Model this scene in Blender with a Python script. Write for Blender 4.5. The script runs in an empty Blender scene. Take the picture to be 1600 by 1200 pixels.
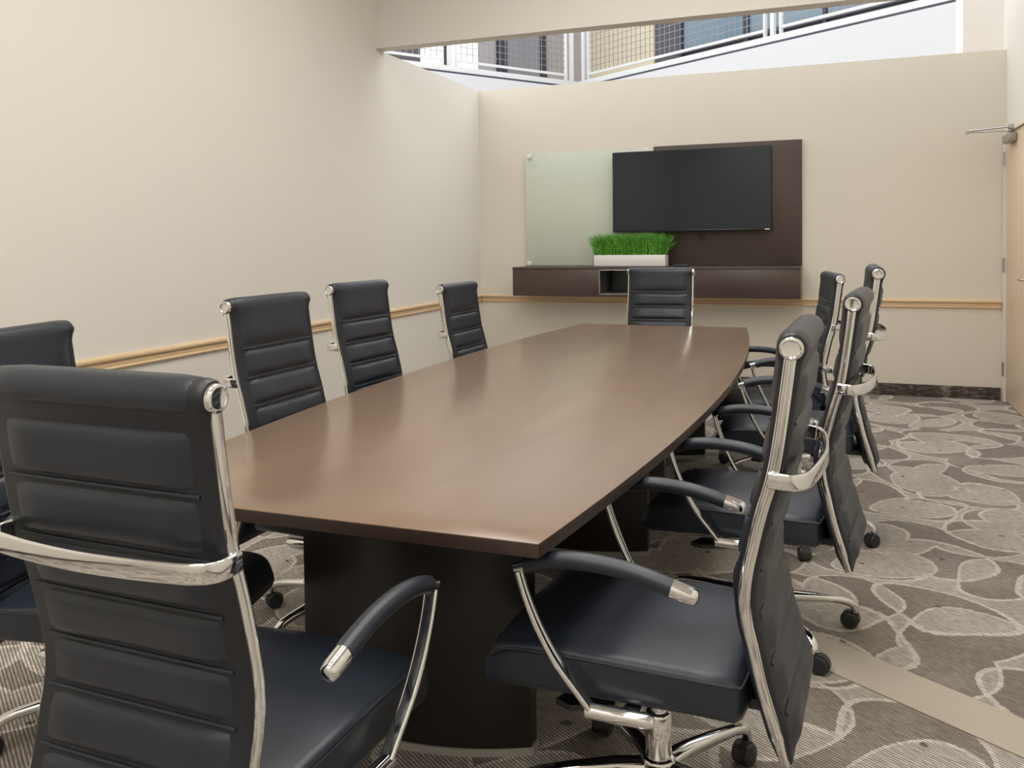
import bpy, bmesh, math, random
from mathutils import Vector, Matrix
random.seed(7)
S = bpy.context.scene
COL = S.collection
PI = math.pi

# ------------------------------------------------------------------ camera
F_PX, CX, CY = 1359.22, 786.47, 420.22
YAW, PITCH, ROLL, EYE = 0.3639, -0.0330, -0.0126, 1.35
fwd = Vector((-math.sin(YAW)*math.cos(PITCH), math.cos(YAW)*math.cos(PITCH), math.sin(PITCH)))
rt = Vector((math.cos(YAW), math.sin(YAW), 0)); up = rt.cross(fwd)
right = math.cos(ROLL)*rt + math.sin(ROLL)*up
upv = -math.sin(ROLL)*rt + math.cos(ROLL)*up
cam_d = bpy.data.cameras.new('camera'); cam = bpy.data.objects.new('camera', cam_d); COL.objects.link(cam)
cam.matrix_world = Matrix(((right.x, upv.x, -fwd.x, 0), (right.y, upv.y, -fwd.y, 0), (right.z, upv.z, -fwd.z, EYE), (0, 0, 0, 1)))
cam_d.sensor_width = 36; cam_d.sensor_fit = 'HORIZONTAL'; cam_d.lens = F_PX/1600*36
cam_d.shift_x = (800-CX)/1600; cam_d.shift_y = (CY-600)/1600
cam_d.clip_start = 0.02
S.camera = cam

# ------------------------------------------------------------------ world, view
w = bpy.data.worlds.new('world'); S.world = w; w.use_nodes = True
bg = w.node_tree.nodes['Background']
bg.inputs[0].default_value = (0.97, 0.985, 1.0, 1); bg.inputs[1].default_value = 2.3
S.view_settings.view_transform = 'Standard'; S.view_settings.look = 'None'
S.view_settings.gamma = 1; S.view_settings.use_curve_mapping = False
S.view_settings.exposure = 0.0
LAMP = 11.5          # strength of the ceiling light diffusers

# ------------------------------------------------------------------ room numbers
XL, XR, YB, YF = -3.287, 1.290, 8.0, -2.2
ZT = 2.826          # top of the low partition walls
ZC = 3.75           # ceiling of the front part
HY0, HY1 = 5.94, 6.07

# ------------------------------------------------------------------ materials
def nodes_of(m):
    m.use_nodes = True; nt = m.node_tree
    return nt, nt.nodes, nt.links, nt.nodes['Principled BSDF']
def mat(name, col, rough=0.5, metal=0.0, spec=0.5, bump=0.0, bscale=200, coat=0, emit=None, estr=0, var=0.0, vscale=3):
    m = bpy.data.materials.new(name); nt, N, L, b = nodes_of(m)
    b.inputs['Base Color'].default_value = (*col, 1); b.inputs['Roughness'].default_value = rough
    b.inputs['Metallic'].default_value = metal; b.inputs['Specular IOR Level'].default_value = spec
    b.inputs['Coat Weight'].default_value = coat
    if emit: b.inputs['Emission Color'].default_value = (*emit, 1); b.inputs['Emission Strength'].default_value = estr
    tc = N.new('ShaderNodeTexCoord')
    if var:
        n = N.new('ShaderNodeTexNoise'); n.inputs['Scale'].default_value = vscale; n.inputs['Detail'].default_value = 4
        L.new(tc.outputs['Object'], n.inputs['Vector'])
        mx = N.new('ShaderNodeMixRGB'); mx.inputs[1].default_value = (*[c*(1-var) for c in col], 1)
        mx.inputs[2].default_value = (*[min(1, c*(1+var)) for c in col], 1)
        L.new(n.outputs['Fac'], mx.inputs[0]); L.new(mx.outputs[0], b.inputs['Base Color'])
    if bump:
        n = N.new('ShaderNodeTexNoise'); n.inputs['Scale'].default_value = bscale; n.inputs['Detail'].default_value = 3
        L.new(tc.outputs['Object'], n.inputs['Vector'])
        bp = N.new('ShaderNodeBump'); bp.inputs['Strength'].default_value = bump; bp.inputs['Distance'].default_value = 0.002
        L.new(n.outputs['Fac'], bp.inputs['Height']); L.new(bp.outputs[0], b.inputs['Normal'])
    return m

def wood_mat(name, dark, light, scale, rough, stretch=(12, 1, 12), spec=0.5, coat=0.0, contrast=(0.35, 0.75), dist=0.6, det=8):
    m = bpy.data.materials.new(name); nt, N, L, b = nodes_of(m)
    tc = N.new('ShaderNodeTexCoord'); mp = N.new('ShaderNodeMapping'); mp.inputs['Scale'].default_value = stretch
    L.new(tc.outputs['Object'], mp.inputs[0])
    n1 = N.new('ShaderNodeTexNoise'); n1.inputs['Scale'].default_value = scale; n1.inputs['Detail'].default_value = det; n1.inputs['Roughness'].default_value = 0.62; n1.inputs['Distortion'].default_value = dist
    L.new(mp.outputs[0], n1.inputs['Vector'])
    n2 = N.new('ShaderNodeTexNoise'); n2.inputs['Scale'].default_value = scale*0.22; n2.inputs['Detail'].default_value = 2
    L.new(mp.outputs[0], n2.inputs['Vector'])
    ad = N.new('ShaderNodeMath'); ad.operation = 'MULTIPLY_ADD'; ad.inputs[1].default_value = 0.6
    mu = N.new('ShaderNodeMath'); mu.operation = 'MULTIPLY'; mu.inputs[1].default_value = 0.4
    L.new(n2.outputs['Fac'], mu.inputs[0]); L.new(n1.outputs['Fac'], ad.inputs[0]); L.new(mu.outputs[0], ad.inputs[2])
    cr = N.new('ShaderNodeValToRGB'); cr.color_ramp.elements[0].position = contrast[0]; cr.color_ramp.elements[1].position = contrast[1]
    cr.color_ramp.elements[0].color = (*dark, 1); cr.color_ramp.elements[1].color = (*light, 1)
    L.new(ad.outputs[0], cr.inputs[0]); L.new(cr.outputs[0], b.inputs['Base Color'])
    b.inputs['Roughness'].default_value = rough; b.inputs['Specular IOR Level'].default_value = spec; b.inputs['Coat Weight'].default_value = coat
    return m

def carpet_mat():
    m = bpy.data.materials.new('patterned_carpet'); nt, N, L, b = nodes_of(m)
    tc = N.new('ShaderNodeTexCoord')
    mp = N.new('ShaderNodeMapping'); mp.inputs['Rotation'].default_value = (0, 0, math.radians(33.6))
    L.new(tc.outputs['Object'], mp.inputs[0])
    nd = N.new('ShaderNodeTexNoise'); nd.inputs['Scale'].default_value = 1.7; nd.inputs['Detail'].default_value = 1
    L.new(mp.outputs[0], nd.inputs['Vector'])
    nf_ = N.new('ShaderNodeTexNoise'); nf_.inputs['Scale'].default_value = 75; nf_.inputs['Detail'].default_value = 1
    L.new(mp.outputs[0], nf_.inputs['Vector'])
    def warp(src, tex, amt):
        sb = N.new('ShaderNodeVectorMath'); sb.operation = 'SUBTRACT'; sb.inputs[1].default_value = (.5, .5, .5); L.new(tex.outputs['Color'], sb.inputs[0])
        sc = N.new('ShaderNodeVectorMath'); sc.operation = 'SCALE'; sc.inputs['Scale'].default_value = amt; L.new(sb.outputs[0], sc.inputs[0])
        ad_ = N.new('ShaderNodeVectorMath'); ad_.operation = 'ADD'; L.new(src, ad_.inputs[0]); L.new(sc.outputs[0], ad_.inputs[1]); return ad_.outputs[0]
    warped = warp(warp(mp.outputs[0], nd, 0.30), nf_, 0.013)
    def math_(op, a, b_=None, c=None):
        n = N.new('ShaderNodeMath'); n.operation = op
        for i, v in enumerate((a, b_, c)):
            if v is None: continue
            if isinstance(v, (int, float)): n.inputs[i].default_value = v
            else: L.new(v, n.inputs[i])
        return n.outputs[0]
    def layer(scale, rot, off, rad, sx=1.0):
        mm = N.new('ShaderNodeMapping'); mm.inputs['Rotation'].default_value = (0, 0, rot); mm.inputs['Location'].default_value = off
        mm.inputs['Scale'].default_value = (sx, 1, 1)
        L.new(warped, mm.inputs[0])
        v = N.new('ShaderNodeTexVoronoi'); v.voronoi_dimensions = '2D'; v.inputs['Scale'].default_value = scale; v.inputs['Randomness'].default_value = 0.55
        L.new(mm.outputs[0], v.inputs['Vector'])
        d = v.outputs['Distance']
        inside = math_('LESS_THAN', d, rad)
        line = math_('LESS_THAN', math_('ABSOLUTE', math_('SUBTRACT', d, rad)), 0.024*scale/3.0)
        dot = math_('LESS_THAN', d, 0.024)
        return inside, line, dot
    i1, l1, d1 = layer(2.5, 0.2, (0.3, 0.1, 0), 0.47, 0.8)
    i2, l2, d2 = layer(2.1, -0.5, (1.7, 2.3, 0), 0.46, 1.25)
    xor = math_('ABSOLUTE', math_('SUBTRACT', i1, i2))
    line = math_('MAXIMUM', l1, l2)
    nz = N.new('ShaderNodeTexNoise'); nz.inputs['Scale'].default_value = 2.2; nz.inputs['Detail'].default_value = 3
    L.new(mp.outputs[0], nz.inputs['Vector'])
    tone = math_('MULTIPLY_ADD', xor, 0.42, math_('MULTIPLY', nz.outputs['Fac'], 0.75))
    cr = N.new('ShaderNodeValToRGB'); e = cr.color_ramp.elements
    e[0].position = 0.34; e[0].color = (0.455, 0.415, 0.365, 1); e[1].position = 0.84; e[1].color = (0.245, 0.212, 0.182, 1)
    L.new(tone, cr.inputs[0])
    mx = N.new('ShaderNodeMixRGB'); mx.inputs[2].default_value = (0.60, 0.555, 0.495, 1)
    L.new(math_('MULTIPLY', line, 0.95), mx.inputs[0]); L.new(cr.outputs[0], mx.inputs[1])
    mxd = N.new('ShaderNodeMixRGB'); mxd.inputs[2].default_value = (0.09, 0.07, 0.056, 1)
    L.new(math_('MULTIPLY', d1, 0.8), mxd.inputs[0]); L.new(mx.outputs[0], mxd.inputs[1])
    # loop rows
    wv = N.new('ShaderNodeTexWave'); wv.wave_type = 'BANDS'; wv.bands_direction = 'Y'; wv.inputs['Scale'].default_value = 31
    wv.inputs['Distortion'].default_value = 0.6; wv.inputs['Detail'].default_value = 1; wv.inputs['Detail Scale'].default_value = 3
    L.new(mp.outputs[0], wv.inputs['Vector'])
    mp2 = N.new('ShaderNodeMapping'); mp2.inputs['Scale'].default_value = (28, 120, 1); L.new(mp.outputs[0], mp2.inputs[0])
    n2 = N.new('ShaderNodeTexNoise'); n2.inputs['Scale'].default_value = 1.0; n2.inputs['Detail'].default_value = 2; L.new(mp2.outputs[0], n2.inputs['Vector'])
    row = math_('MULTIPLY', wv.outputs['Fac'], math_('MULTIPLY_ADD', n2.outputs['Fac'], 1.6, -0.15))
    hi = N.new('ShaderNodeMixRGB'); hi.blend_type = 'MULTIPLY'; hi.inputs[0].default_value = 1
    gain = N.new('ShaderNodeMath'); gain.operation = 'MULTIPLY_ADD'; gain.inputs[1].default_value = 1.45; gain.inputs[2].default_value = 0.42
    L.new(row, gain.inputs[0])
    cb = N.new('ShaderNodeCombineColor'); [L.new(gain.outputs[0], cb.inputs[i]) for i in range(3)]
    L.new(mxd.outputs[0], hi.inputs[1]); L.new(cb.outputs[0], hi.inputs[2]); L.new(hi.outputs[0], b.inputs['Base Color'])
    bp = N.new('ShaderNodeBump'); bp.inputs['Strength'].default_value = 0.5; bp.inputs['Distance'].default_value = 0.003
    L.new(row, bp.inputs['Height']); L.new(bp.outputs[0], b.inputs['Normal'])
    b.inputs['Roughness'].default_value = 0.95; b.inputs['Specular IOR Level'].default_value = 0.1
    return m

def base_carpet_mat():
    m = bpy.data.materials.new('carpet_base'); nt, N, L, b = nodes_of(m)
    tc = N.new('ShaderNodeTexCoord'); mp = N.new('ShaderNodeMapping'); mp.inputs['Scale'].default_value = (16, 16, 70)
    L.new(tc.outputs['Object'], mp.inputs[0])
    n = N.new('ShaderNodeTexNoise'); n.inputs['Scale'].default_value = 1.0; n.inputs['Detail'].default_value = 3; L.new(mp.outputs[0], n.inputs['Vector'])
    mp2 = N.new('ShaderNodeMapping'); mp2.inputs['Scale'].default_value = (1, 1, 0.0); L.new(tc.outputs['Object'], mp2.inputs[0])
    n2 = N.new('ShaderNodeTexNoise'); n2.inputs['Scale'].default_value = 9; L.new(mp2.outputs[0], n2.inputs['Vector'])
    ad = N.new('ShaderNodeMath'); ad.operation = 'MULTIPLY'; L.new(n.outputs['Fac'], ad.inputs[0]); L.new(n2.outputs['Fac'], ad.inputs[1])
    cr = N.new('ShaderNodeValToRGB'); e = cr.color_ramp.elements; e[0].position = .22; e[0].color = (.055, .045, .036, 1); e[1].position = .42; e[1].color = (.27, .235, .195, 1)
    L.new(ad.outputs[0], cr.inputs[0]); L.new(cr.outputs[0], b.inputs['Base Color']); b.inputs['Roughness'].default_value = .95
    return m

M = {}
M['wall'] = mat('cream_wall_paint', (0.76, 0.725, 0.66), 0.55, spec=0.3, bump=0.05, bscale=90, var=0.012, vscale=1.3)
M['wall_warm'] = mat('wall_paint_warm_light_tint', (0.73, 0.675, 0.575), 0.55, spec=0.3, bump=0.05, bscale=90, var=0.012, vscale=1.3)  # wall paint with the warm light on the back wall mixed into its colour
M['header'] = mat('pale_header_paint', (0.74, 0.70, 0.65), 0.6, spec=0.3, bump=0.05, bscale=90)
M['frame_paint'] = mat('cream_door_frame_paint', (0.78, 0.72, 0.62), 0.45, bump=0.02)
M['ceiling'] = mat('white_ceiling', (0.82, 0.81, 0.78), 0.85, bump=0.2, bscale=60)
M['carpet'] = carpet_mat()
M['carpet_base'] = base_carpet_mat()
M['strip'] = mat('tan_vinyl', (0.47, 0.405, 0.325), 0.45, spec=0.4, var=0.06, vscale=6, bump=0.03)
M['oak'] = wood_mat('light_oak', (0.66, 0.46, 0.26), (0.80, 0.61, 0.39), 6, 0.32, (1.5, 1.5, 30))
M['maple'] = wood_mat('maple_door_veneer', (0.68, 0.51, 0.365), (0.79, 0.63, 0.475), 5, 0.4, (9, 9, 0.7))
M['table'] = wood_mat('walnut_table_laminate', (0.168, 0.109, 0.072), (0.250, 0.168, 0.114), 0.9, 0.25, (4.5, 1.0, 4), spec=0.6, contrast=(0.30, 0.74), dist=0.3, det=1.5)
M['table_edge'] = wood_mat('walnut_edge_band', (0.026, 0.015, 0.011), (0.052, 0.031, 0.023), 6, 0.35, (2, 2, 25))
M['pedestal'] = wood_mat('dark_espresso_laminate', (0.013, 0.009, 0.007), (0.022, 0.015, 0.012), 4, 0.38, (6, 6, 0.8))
M['console'] = wood_mat('espresso_console_veneer', (0.058, 0.041, 0.033), (0.088, 0.064, 0.053), 5, 0.36, (1, 1, 12))
M['alu'] = mat('brushed_aluminium', (0.62, 0.61, 0.59), 0.32, metal=1, bump=0.02)
M['kick'] = mat('silver_laminate', (0.50, 0.48, 0.45), 0.4, metal=0.25, bump=0.02)
M['steel'] = mat('satin_steel', (0.50, 0.48, 0.46), 0.35, metal=1, bump=0.02)
M['grey_cast'] = mat('grey_painted_metal', (0.36, 0.33, 0.30), 0.45, metal=0.5, bump=0.02)
M['chrome'] = mat('polished_chrome', (0.80, 0.80, 0.79), 0.07, metal=1, var=0.02)
M['leather'] = mat('black_leather', (0.0175, 0.0220, 0.0325), 0.37, spec=0.52, bump=0.10, bscale=420, var=0.10, vscale=9)
M['leather_edge'] = mat('black_leather_binding', (0.012, 0.0138, 0.019), 0.42, spec=0.5, bump=0.10, bscale=420)
M['plastic'] = mat('black_plastic', (0.022, 0.022, 0.023), 0.42, bump=0.03)
M['screen'] = mat('black_screen_glass', (0.010, 0.0165, 0.023), 0.10, spec=0.45, var=0.03)
M['bezel'] = mat('black_gloss_bezel', (0.006, 0.007, 0.009), 0.25, bump=0.01)
M['emblem'] = mat('silver_emblem', (0.7, 0.7, 0.7), 0.3, metal=0.6, bump=0.01)
M['planter'] = mat('white_lacquer', (0.80, 0.77, 0.74), 0.35, bump=0.02)
M['soil'] = mat('dark_soil', (0.02, 0.03, 0.01), 0.9, bump=0.5, bscale=80)
M['frost'] = mat('frosted_pale_green_glass', (0.600, 0.635, 0.530), 0.20, spec=0.5, var=0.01)
M['white'] = mat('white_painted_metal', (0.56, 0.56, 0.56), 0.4, bump=0.02)
M['fascia'] = mat('white_fascia_board', (0.49, 0.49, 0.50), 0.6, bump=0.02)
M['reveal'] = mat('dark_reveal', (0.03, 0.03, 0.05), 0.5, bump=0.02)
M['charcoal'] = mat('charcoal_frame', (0.026, 0.027, 0.040), 0.4, bump=0.02)
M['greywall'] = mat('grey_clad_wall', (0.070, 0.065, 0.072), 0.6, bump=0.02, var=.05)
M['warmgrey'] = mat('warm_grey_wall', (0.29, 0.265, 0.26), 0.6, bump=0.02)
M['creamfar'] = mat('cream_far_wall', (0.56, 0.49, 0.36), 0.6, bump=0.02)
M['bluepane'] = mat('painted_blue_reflection_pane', (0.14, 0.20, 0.245), 0.15, bump=0.01)  # blue reflection in the glass, painted as base colour
M['greypane'] = mat('grey_tinted_pane', (0.19, 0.195, 0.20), 0.15, bump=0.01)
M['litpane'] = mat('lit_window_pane', (0.8, 0.8, 0.78), 0.2, emit=(1, 0.98, 0.93), estr=0.3, bump=0.01)
M['wire'] = mat('grey_wire_mesh', (0.22, 0.22, 0.235), 0.4, metal=0.4, bump=0.01)
M['lamp'] = mat('lamp_diffuser', (0.9, 0.9, 0.88), 0.5, emit=(1.0, 0.975, 0.935), estr=LAMP, bump=0.01)

def grass_mat():
    m = bpy.data.materials.new('green_grass_blades'); nt, N, L, b = nodes_of(m)
    tc = N.new('ShaderNodeTexCoord'); n = N.new('ShaderNodeTexNoise'); n.inputs['Scale'].default_value = 45; n.inputs['Detail'].default_value = 2
    L.new(tc.outputs['Object'], n.inputs['Vector'])
    cr = N.new('ShaderNodeValToRGB'); e = cr.color_ramp.elements; e[0].position = .3; e[0].color = (.025, .15, .015, 1); e[1].position = .72; e[1].color = (.20, .55, .05, 1)
    L.new(n.outputs['Fac'], cr.inputs[0]); L.new(cr.outputs[0], b.inputs['Base Color']); b.inputs['Roughness'].default_value = .5
    return m
M['grass'] = grass_mat()

# ------------------------------------------------------------------ mesh helpers
def me_from(name, verts, faces, m, smooth=False, mats=None, fm=None, angle=None):
    me = bpy.data.meshes.new(name); me.from_pydata([tuple(v) for v in verts], [], faces); me.update()
    for k in ([m] if m else mats): me.materials.append(k)
    if fm:
        for p, i in zip(me.polygons, fm): p.material_index = i
    bm = bmesh.new(); bm.from_mesh(me); bmesh.ops.recalc_face_normals(bm, faces=bm.faces)
    if angle is not None:
        for f in bm.faces: f.smooth = True
        for e in bm.edges:
            e.smooth = len(e.link_faces) == 2 and e.calc_face_angle(0) < angle
    else:
        for f in bm.faces: f.smooth = smooth
    bm.to_mesh(me); bm.free()
    return me
def ob(name, me, parent=None, loc=None, rotz=0):
    o = bpy.data.objects.new(name, me); COL.objects.link(o)
    if parent: o.parent = parent
    if loc is not None: o.location = loc
    if rotz: o.rotation_euler = (0, 0, rotz)
    return o
def thing(name, label, cat, loc=(0, 0, 0), rotz=0, group=None):
    o = bpy.data.objects.new(name, None); COL.objects.link(o); o.location = loc; o.rotation_euler = (0, 0, rotz)
    o.empty_display_size = 0.1
    return tag(o, label, cat, group)
def tag(o, label, cat, group=None, kind=None):
    o['label'] = label; o['category'] = cat
    if group: o['group'] = group
    if kind: o['kind'] = kind
    return o
def struct(name, me, label=None, cat=None, parent=None, loc=None):
    o = ob(name, me, parent, loc); o['kind'] = 'structure'
    if label: o['label'] = label
    if cat: o['category'] = cat
    return o
def box_me(name, x0, x1, y0, y1, z0, z1, m, bev=0.0, seg=2):
    bm = bmesh.new(); bmesh.ops.create_cube(bm, size=1)
    for v in bm.verts:
        v.co = Vector(((x0+x1)/2+v.co.x*(x1-x0), (y0+y1)/2+v.co.y*(y1-y0), (z0+z1)/2+v.co.z*(z1-z0)))
    if bev > 0:
        bmesh.ops.bevel(bm, geom=bm.edges[:], offset=bev, segments=seg, affect='EDGES', profile=0.5)
        for f in bm.faces: f.smooth = True
        for e in bm.edges: e.smooth = len(e.link_faces) == 2 and e.calc_face_angle(0) < 0.7
    me = bpy.data.meshes.new(name); bm.to_mesh(me); bm.free(); me.materials.append(m)
    return me
def prism_me(name, pts, axis, a, b, m, angle=0.5):
    """closed 2D outline pts extruded along axis ('x','y','z') from a to b"""
    def P(p, t):
        return {'x': (t, p[0], p[1]), 'y': (p[0], t, p[1]), 'z': (p[0], p[1], t)}[axis]
    n = len(pts); V = [P(p, a) for p in pts]+[P(p, b) for p in pts]
    Fc = [tuple(range(n)), tuple(range(2*n-1, n-1, -1))]+[(i, (i+1) % n, n+(i+1) % n, n+i) for i in range(n)]
    return me_from(name, V, Fc, m, angle=angle)
def loft_me(name, secs, m, cap=True, angle=0.9, closed=False):
    n = len(secs[0]); V = [v for s in secs for v in s]; Fc = []
    K = len(secs)
    for k in range(K if closed else K-1):
        k2 = (k+1) % K
        for i in range(n):
            j = (i+1) % n
            Fc.append((k*n+i, k*n+j, k2*n+j, k2*n+i))
    if cap and not closed:
        Fc.append(tuple(range(n))); Fc.append(tuple(range((K-1)*n, K*n)))
    return me_from(name, V, Fc, m, angle=angle)
def sweep_me(name, path, sec, m, hint=(0, 0, 1), scale=None, angle=0.9):
    """sec: 2D points (side, hintdir)"""
    P = [Vector(p) for p in path]; H = Vector(hint); secs = []
    for i, p in enumerate(P):
        t = (P[min(i+1, len(P)-1)]-P[max(i-1, 0)]).normalized()
        s = t.cross(H)
        if s.length < 1e-4: s = t.cross(Vector((1, 0, 0)))
        s.normalize(); u = s.cross(t).normalized(); k = scale[i] if scale else 1
        secs.append([p+s*a*k+u*b*k for a, b in sec])
    return loft_me(name, secs, m, angle=angle)
def circ(r, n=12, ry=None):
    return [(r*math.cos(2*PI*i/n), (ry or r)*math.sin(2*PI*i/n)) for i in range(n)]
def rrect(w, h, r, k=3):
    out = []
    for cx, cy, a0 in ((w/2-r, h/2-r, 0), (-w/2+r, h/2-r, PI/2), (-w/2+r, -h/2+r, PI), (w/2-r, -h/2+r, 1.5*PI)):
        for i in range(k+1):
            a = a0+PI/2*i/k; out.append((cx+r*math.cos(a), cy+r*math.sin(a)))
    return out
def catmull(pts, n=6):
    P = [Vector(p) for p in pts]; out = []
    for i in range(len(P)-1):
        p0, p1, p2, p3 = P[max(i-1, 0)], P[i], P[i+1], P[min(i+2, len(P)-1)]
        for k in range(n):
            t = k/n
            out.append(0.5*((2*p1)+(-p0+p2)*t+(2*p0-5*p1+4*p2-p3)*t*t+(-p0+3*p1-3*p2+p3)*t**3))
    out.append(P[-1]); return out
def cyl_me(name, r, z0, z1, m, n=24, prof=None, bev=0.0):
    """lathe about z; prof: list of (r,z)"""
    if prof is None:
        prof = [(r-bev, z0), (r, z0+bev), (r, z1-bev), (r-bev, z1)] if bev else [(r, z0), (r, z1)]
    secs = [[(pr*math.cos(2*PI*i/n), pr*math.sin(2*PI*i/n), pz) for i in range(n)] for pr, pz in prof]
    return loft_me(name, secs, m, angle=0.6)
def join_me(name, parts, mats):
    """parts: list of (mesh, Matrix, material index)"""
    bm = bmesh.new()
    for me, mx, mi in parts:
        b0 = len(bm.verts); f0 = len(bm.faces); t = me.copy(); t.transform(mx); bm.from_mesh(t); bpy.data.meshes.remove(t)
        bm.faces.ensure_lookup_table()
        for f in bm.faces[f0:]: f.material_index = mi
    out = bpy.data.meshes.new(name); bm.to_mesh(out); bm.free()
    for k in mats: out.materials.append(k)
    return out
I4 = Matrix.Identity(4)

# ================================================================== SETTING
struct('floor', box_me('floor', XL-0.12, XR+0.12, YF-0.12, YB+0.13, -0.1, 0, M['carpet']), 'grey brown patterned loop carpet with overlapping leaf outlines', 'floor')
# tan strip let into the carpet, runs at an angle
e1 = Vector((0.833, -0.553, 0)); e2 = Vector((0.553, 0.833, 0))
pa = Vector((-0.046, 2.968, 0)); n0 = 0.095
def stp(t, s): p = pa+e1*t+e2*s; return (p.x, p.y)
t_hit = (XR-0.004-pa.x-e2.x*n0)/e1.x
struct('trim_4', prism_me('trim_4', [stp(-0.75, -n0), stp(t_hit, -n0), stp(t_hit, n0), stp(-0.75, n0)], 'z', 0.0, 0.004, M['strip']), 'flat tan strip crossing the carpet at an angle', 'floor strip')

# left wall: tall in front of the header, low behind it
wl = [(YF-0.12, 0), (YB+0.13, 0), (YB+0.13, ZT), (HY1, ZT), (HY1, ZC), (YF-0.12, ZC)]
struct('wall_left', prism_me('wall_left', wl, 'x', XL-0.13, XL, M['wall']), 'long cream painted wall left of the table', 'wall')
struct('wall_back', box_me('wall_back', XL, XR, YB, YB+0.13, 0, ZT, M['wall_warm']), 'low partition wall behind the television, warm light tinted into its colour', 'wall')
struct('wall_front', box_me('wall_front', XL, XR+0.12, YF-0.12, YF, 0, ZC, M['wall']))
# right wall with door opening
DY0, DY1, DZ = 6.98, 7.93, 2.14
DO0, DO1, DOZ = DY0-0.045, DY1+0.05, DZ+0.05
wr = [(YF, 0), (DO0, 0), (DO0, DOZ), (DO1, DOZ), (DO1, 0), (YB+0.13, 0), (YB+0.13, ZC+0.8), (YF, ZC+0.8)]
struct('wall_right', prism_me('wall_right', wr, 'x', XR, XR+0.12, M['wall']), 'cream wall with the maple door, at the right edge', 'wall')
struct('ceiling', box_me('ceiling', XL-0.13, XR+0.12, YF-0.12, HY1, ZC, ZC+0.1, M['ceiling']))
struct('trim_3', box_me('trim_3', XL, XR, HY0, HY1, 2.831, ZC, M['header']), 'wide cream drywall header spanning the room overhead', 'header')
# pillar of the atrium beyond the back wall
struct('wall_pillar', box_me('wall_pillar', 1.005, 1.42, 8.24, 8.7, 0, 5.0, M['header']), 'pale pillar rising behind the back wall at right', 'pillar')

# baseboards
struct('baseboard_back', box_me('baseboard_back', XL+0.013, XR-0.03, YB-0.013, YB, 0.0, 0.102, M['carpet_base'], 0.003), 'dark flecked carpet baseboard along the back wall', 'baseboard')
struct('baseboard_left', box_me('baseboard_left', XL, XL+0.013, YF, YB, 0.0, 0.102, M['carpet_base'], 0.003), 'dark flecked carpet baseboard along the left wall', 'baseboard')
struct('baseboard_right', box_me('baseboard_right', XR-0.013, XR, YF, DO0-0.05, 0.0, 0.102, M['carpet_base'], 0.003), 'dark flecked carpet baseboard before the door', 'baseboard')

# chair rails (profile: out from wall, z)
def rail_profile():
    p = [(0, 0.743), (0.010, 0.743), (0.015, 0.747), (0.017, 0.752), (0.015, 0.757), (0.010, 0.760), (0.013, 0.770), (0.012, 0.781), (0.009, 0.785)]
    for i in range(9):
        a = -PI/2+PI*i/8; p.append((0.014+0.012*math.cos(a), 0.8005+0.0145*math.sin(a)))
    p += [(0.0, 0.816)]
    return p
RP = rail_profile()
struct('trim_1', prism_me('trim_1', [(YB-a, z) for a, z in RP], 'x', XL+0.02, XR-0.028, M['oak'], angle=0.6), 'light oak chair rail on the back wall', 'chair rail')
struct('trim_2', prism_me('trim_2', [(XL+a, z) for a, z in RP], 'y', YF, YB, M['oak'], angle=0.6), 'light oak chair rail on the left wall', 'chair rail')

# door in the right wall
d = struct('door_1', box_me('door_1', XR-0.004, XR+0.040, DY0, DY1, 0.012, DZ, M['maple'], 0.002), 'maple veneer door with grey closer, at the right edge', 'door')
struct('door_frame', prism_me('door_frame', [(DO0, 0), (DY0-0.004, 0), (DY0-0.004, DZ+0.004), (DY1+0.004, DZ+0.004), (DY1+0.004, 0), (DO1, 0), (DO1, DOZ), (DO0, DOZ)], 'x', XR-0.022, XR+0.06, M['frame_paint']), parent=d)
for z in (0.262, 1.10, 1.945):
    h = join_me('hinge', [(box_me('a', XR-0.026, XR-0.023, DY1+0.006, DY1+0.036, z-0.057, z+0.057, M['steel'], 0.001), I4, 0),
                          (cyl_me('b', 0.008, z-0.058, z+0.058, M['steel'], 12, bev=0.002), Matrix.Translation((XR-0.027, DY1+0.002, 0)), 0)], [M['steel']])
    ob('hinge', h, d)
# lever handle
hx, hy, hz = XR-0.004, DY0+0.075, 1.02
ob('door_handle', join_me('door_handle', [
    (cyl_me('r', 0.027, 0, 0.009, M['steel'], 20, bev=0.002), Matrix.Translation((hx, hy, hz)) @ Matrix.Rotation(-PI/2, 4, 'Y'), 0),
    (sweep_me('l', catmull([(hx, hy, hz), (hx-0.035, hy, hz), (hx-0.05, hy+0.012, hz), (hx-0.052, hy+0.06, hz), (hx-0.05, hy+0.115, hz)], 4), circ(0.009, 10), M['steel']), I4, 0)], [M['steel']]), d)
# closer: grey body on the door, folded arm sticking out into the room
cl = ob('closer_body', box_me('closer_body', XR-0.062, XR-0.004, 7.52, 7.80, 2.052, 2.115, M['grey_cast'], 0.012, 3), d)
arm = join_me('closer_arm', [
    (cyl_me('p', 0.016, 2.11, 2.15, M['steel'], 14, bev=0.003), Matrix.Translation((XR-0.035, 7.70, 0)), 0),
    (sweep_me('m', [(XR-0.035, 7.70, 2.146), (XR-0.315, 7.74, 2.150)], rrect(0.024, 0.008, 0.003, 2), M['steel']), I4, 0),
    (cyl_me('k', 0.013, 2.135, 2.168, M['steel'], 14, bev=0.003), Matrix.Translation((XR-0.315, 7.74, 0)), 0),
    (sweep_me('n', [(XR-0.315, 7.74, 2.160), (XR-0.02, 7.60, 2.168)], circ(0.007, 8), M['steel']), I4, 0),
    (box_me('f', XR-0.05, XR-0.022, 7.56, 7.64, 2.147, 2.185, M['steel'], 0.004), I4, 0)], [M['steel']])
ob('closer_arm', arm, d)

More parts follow.
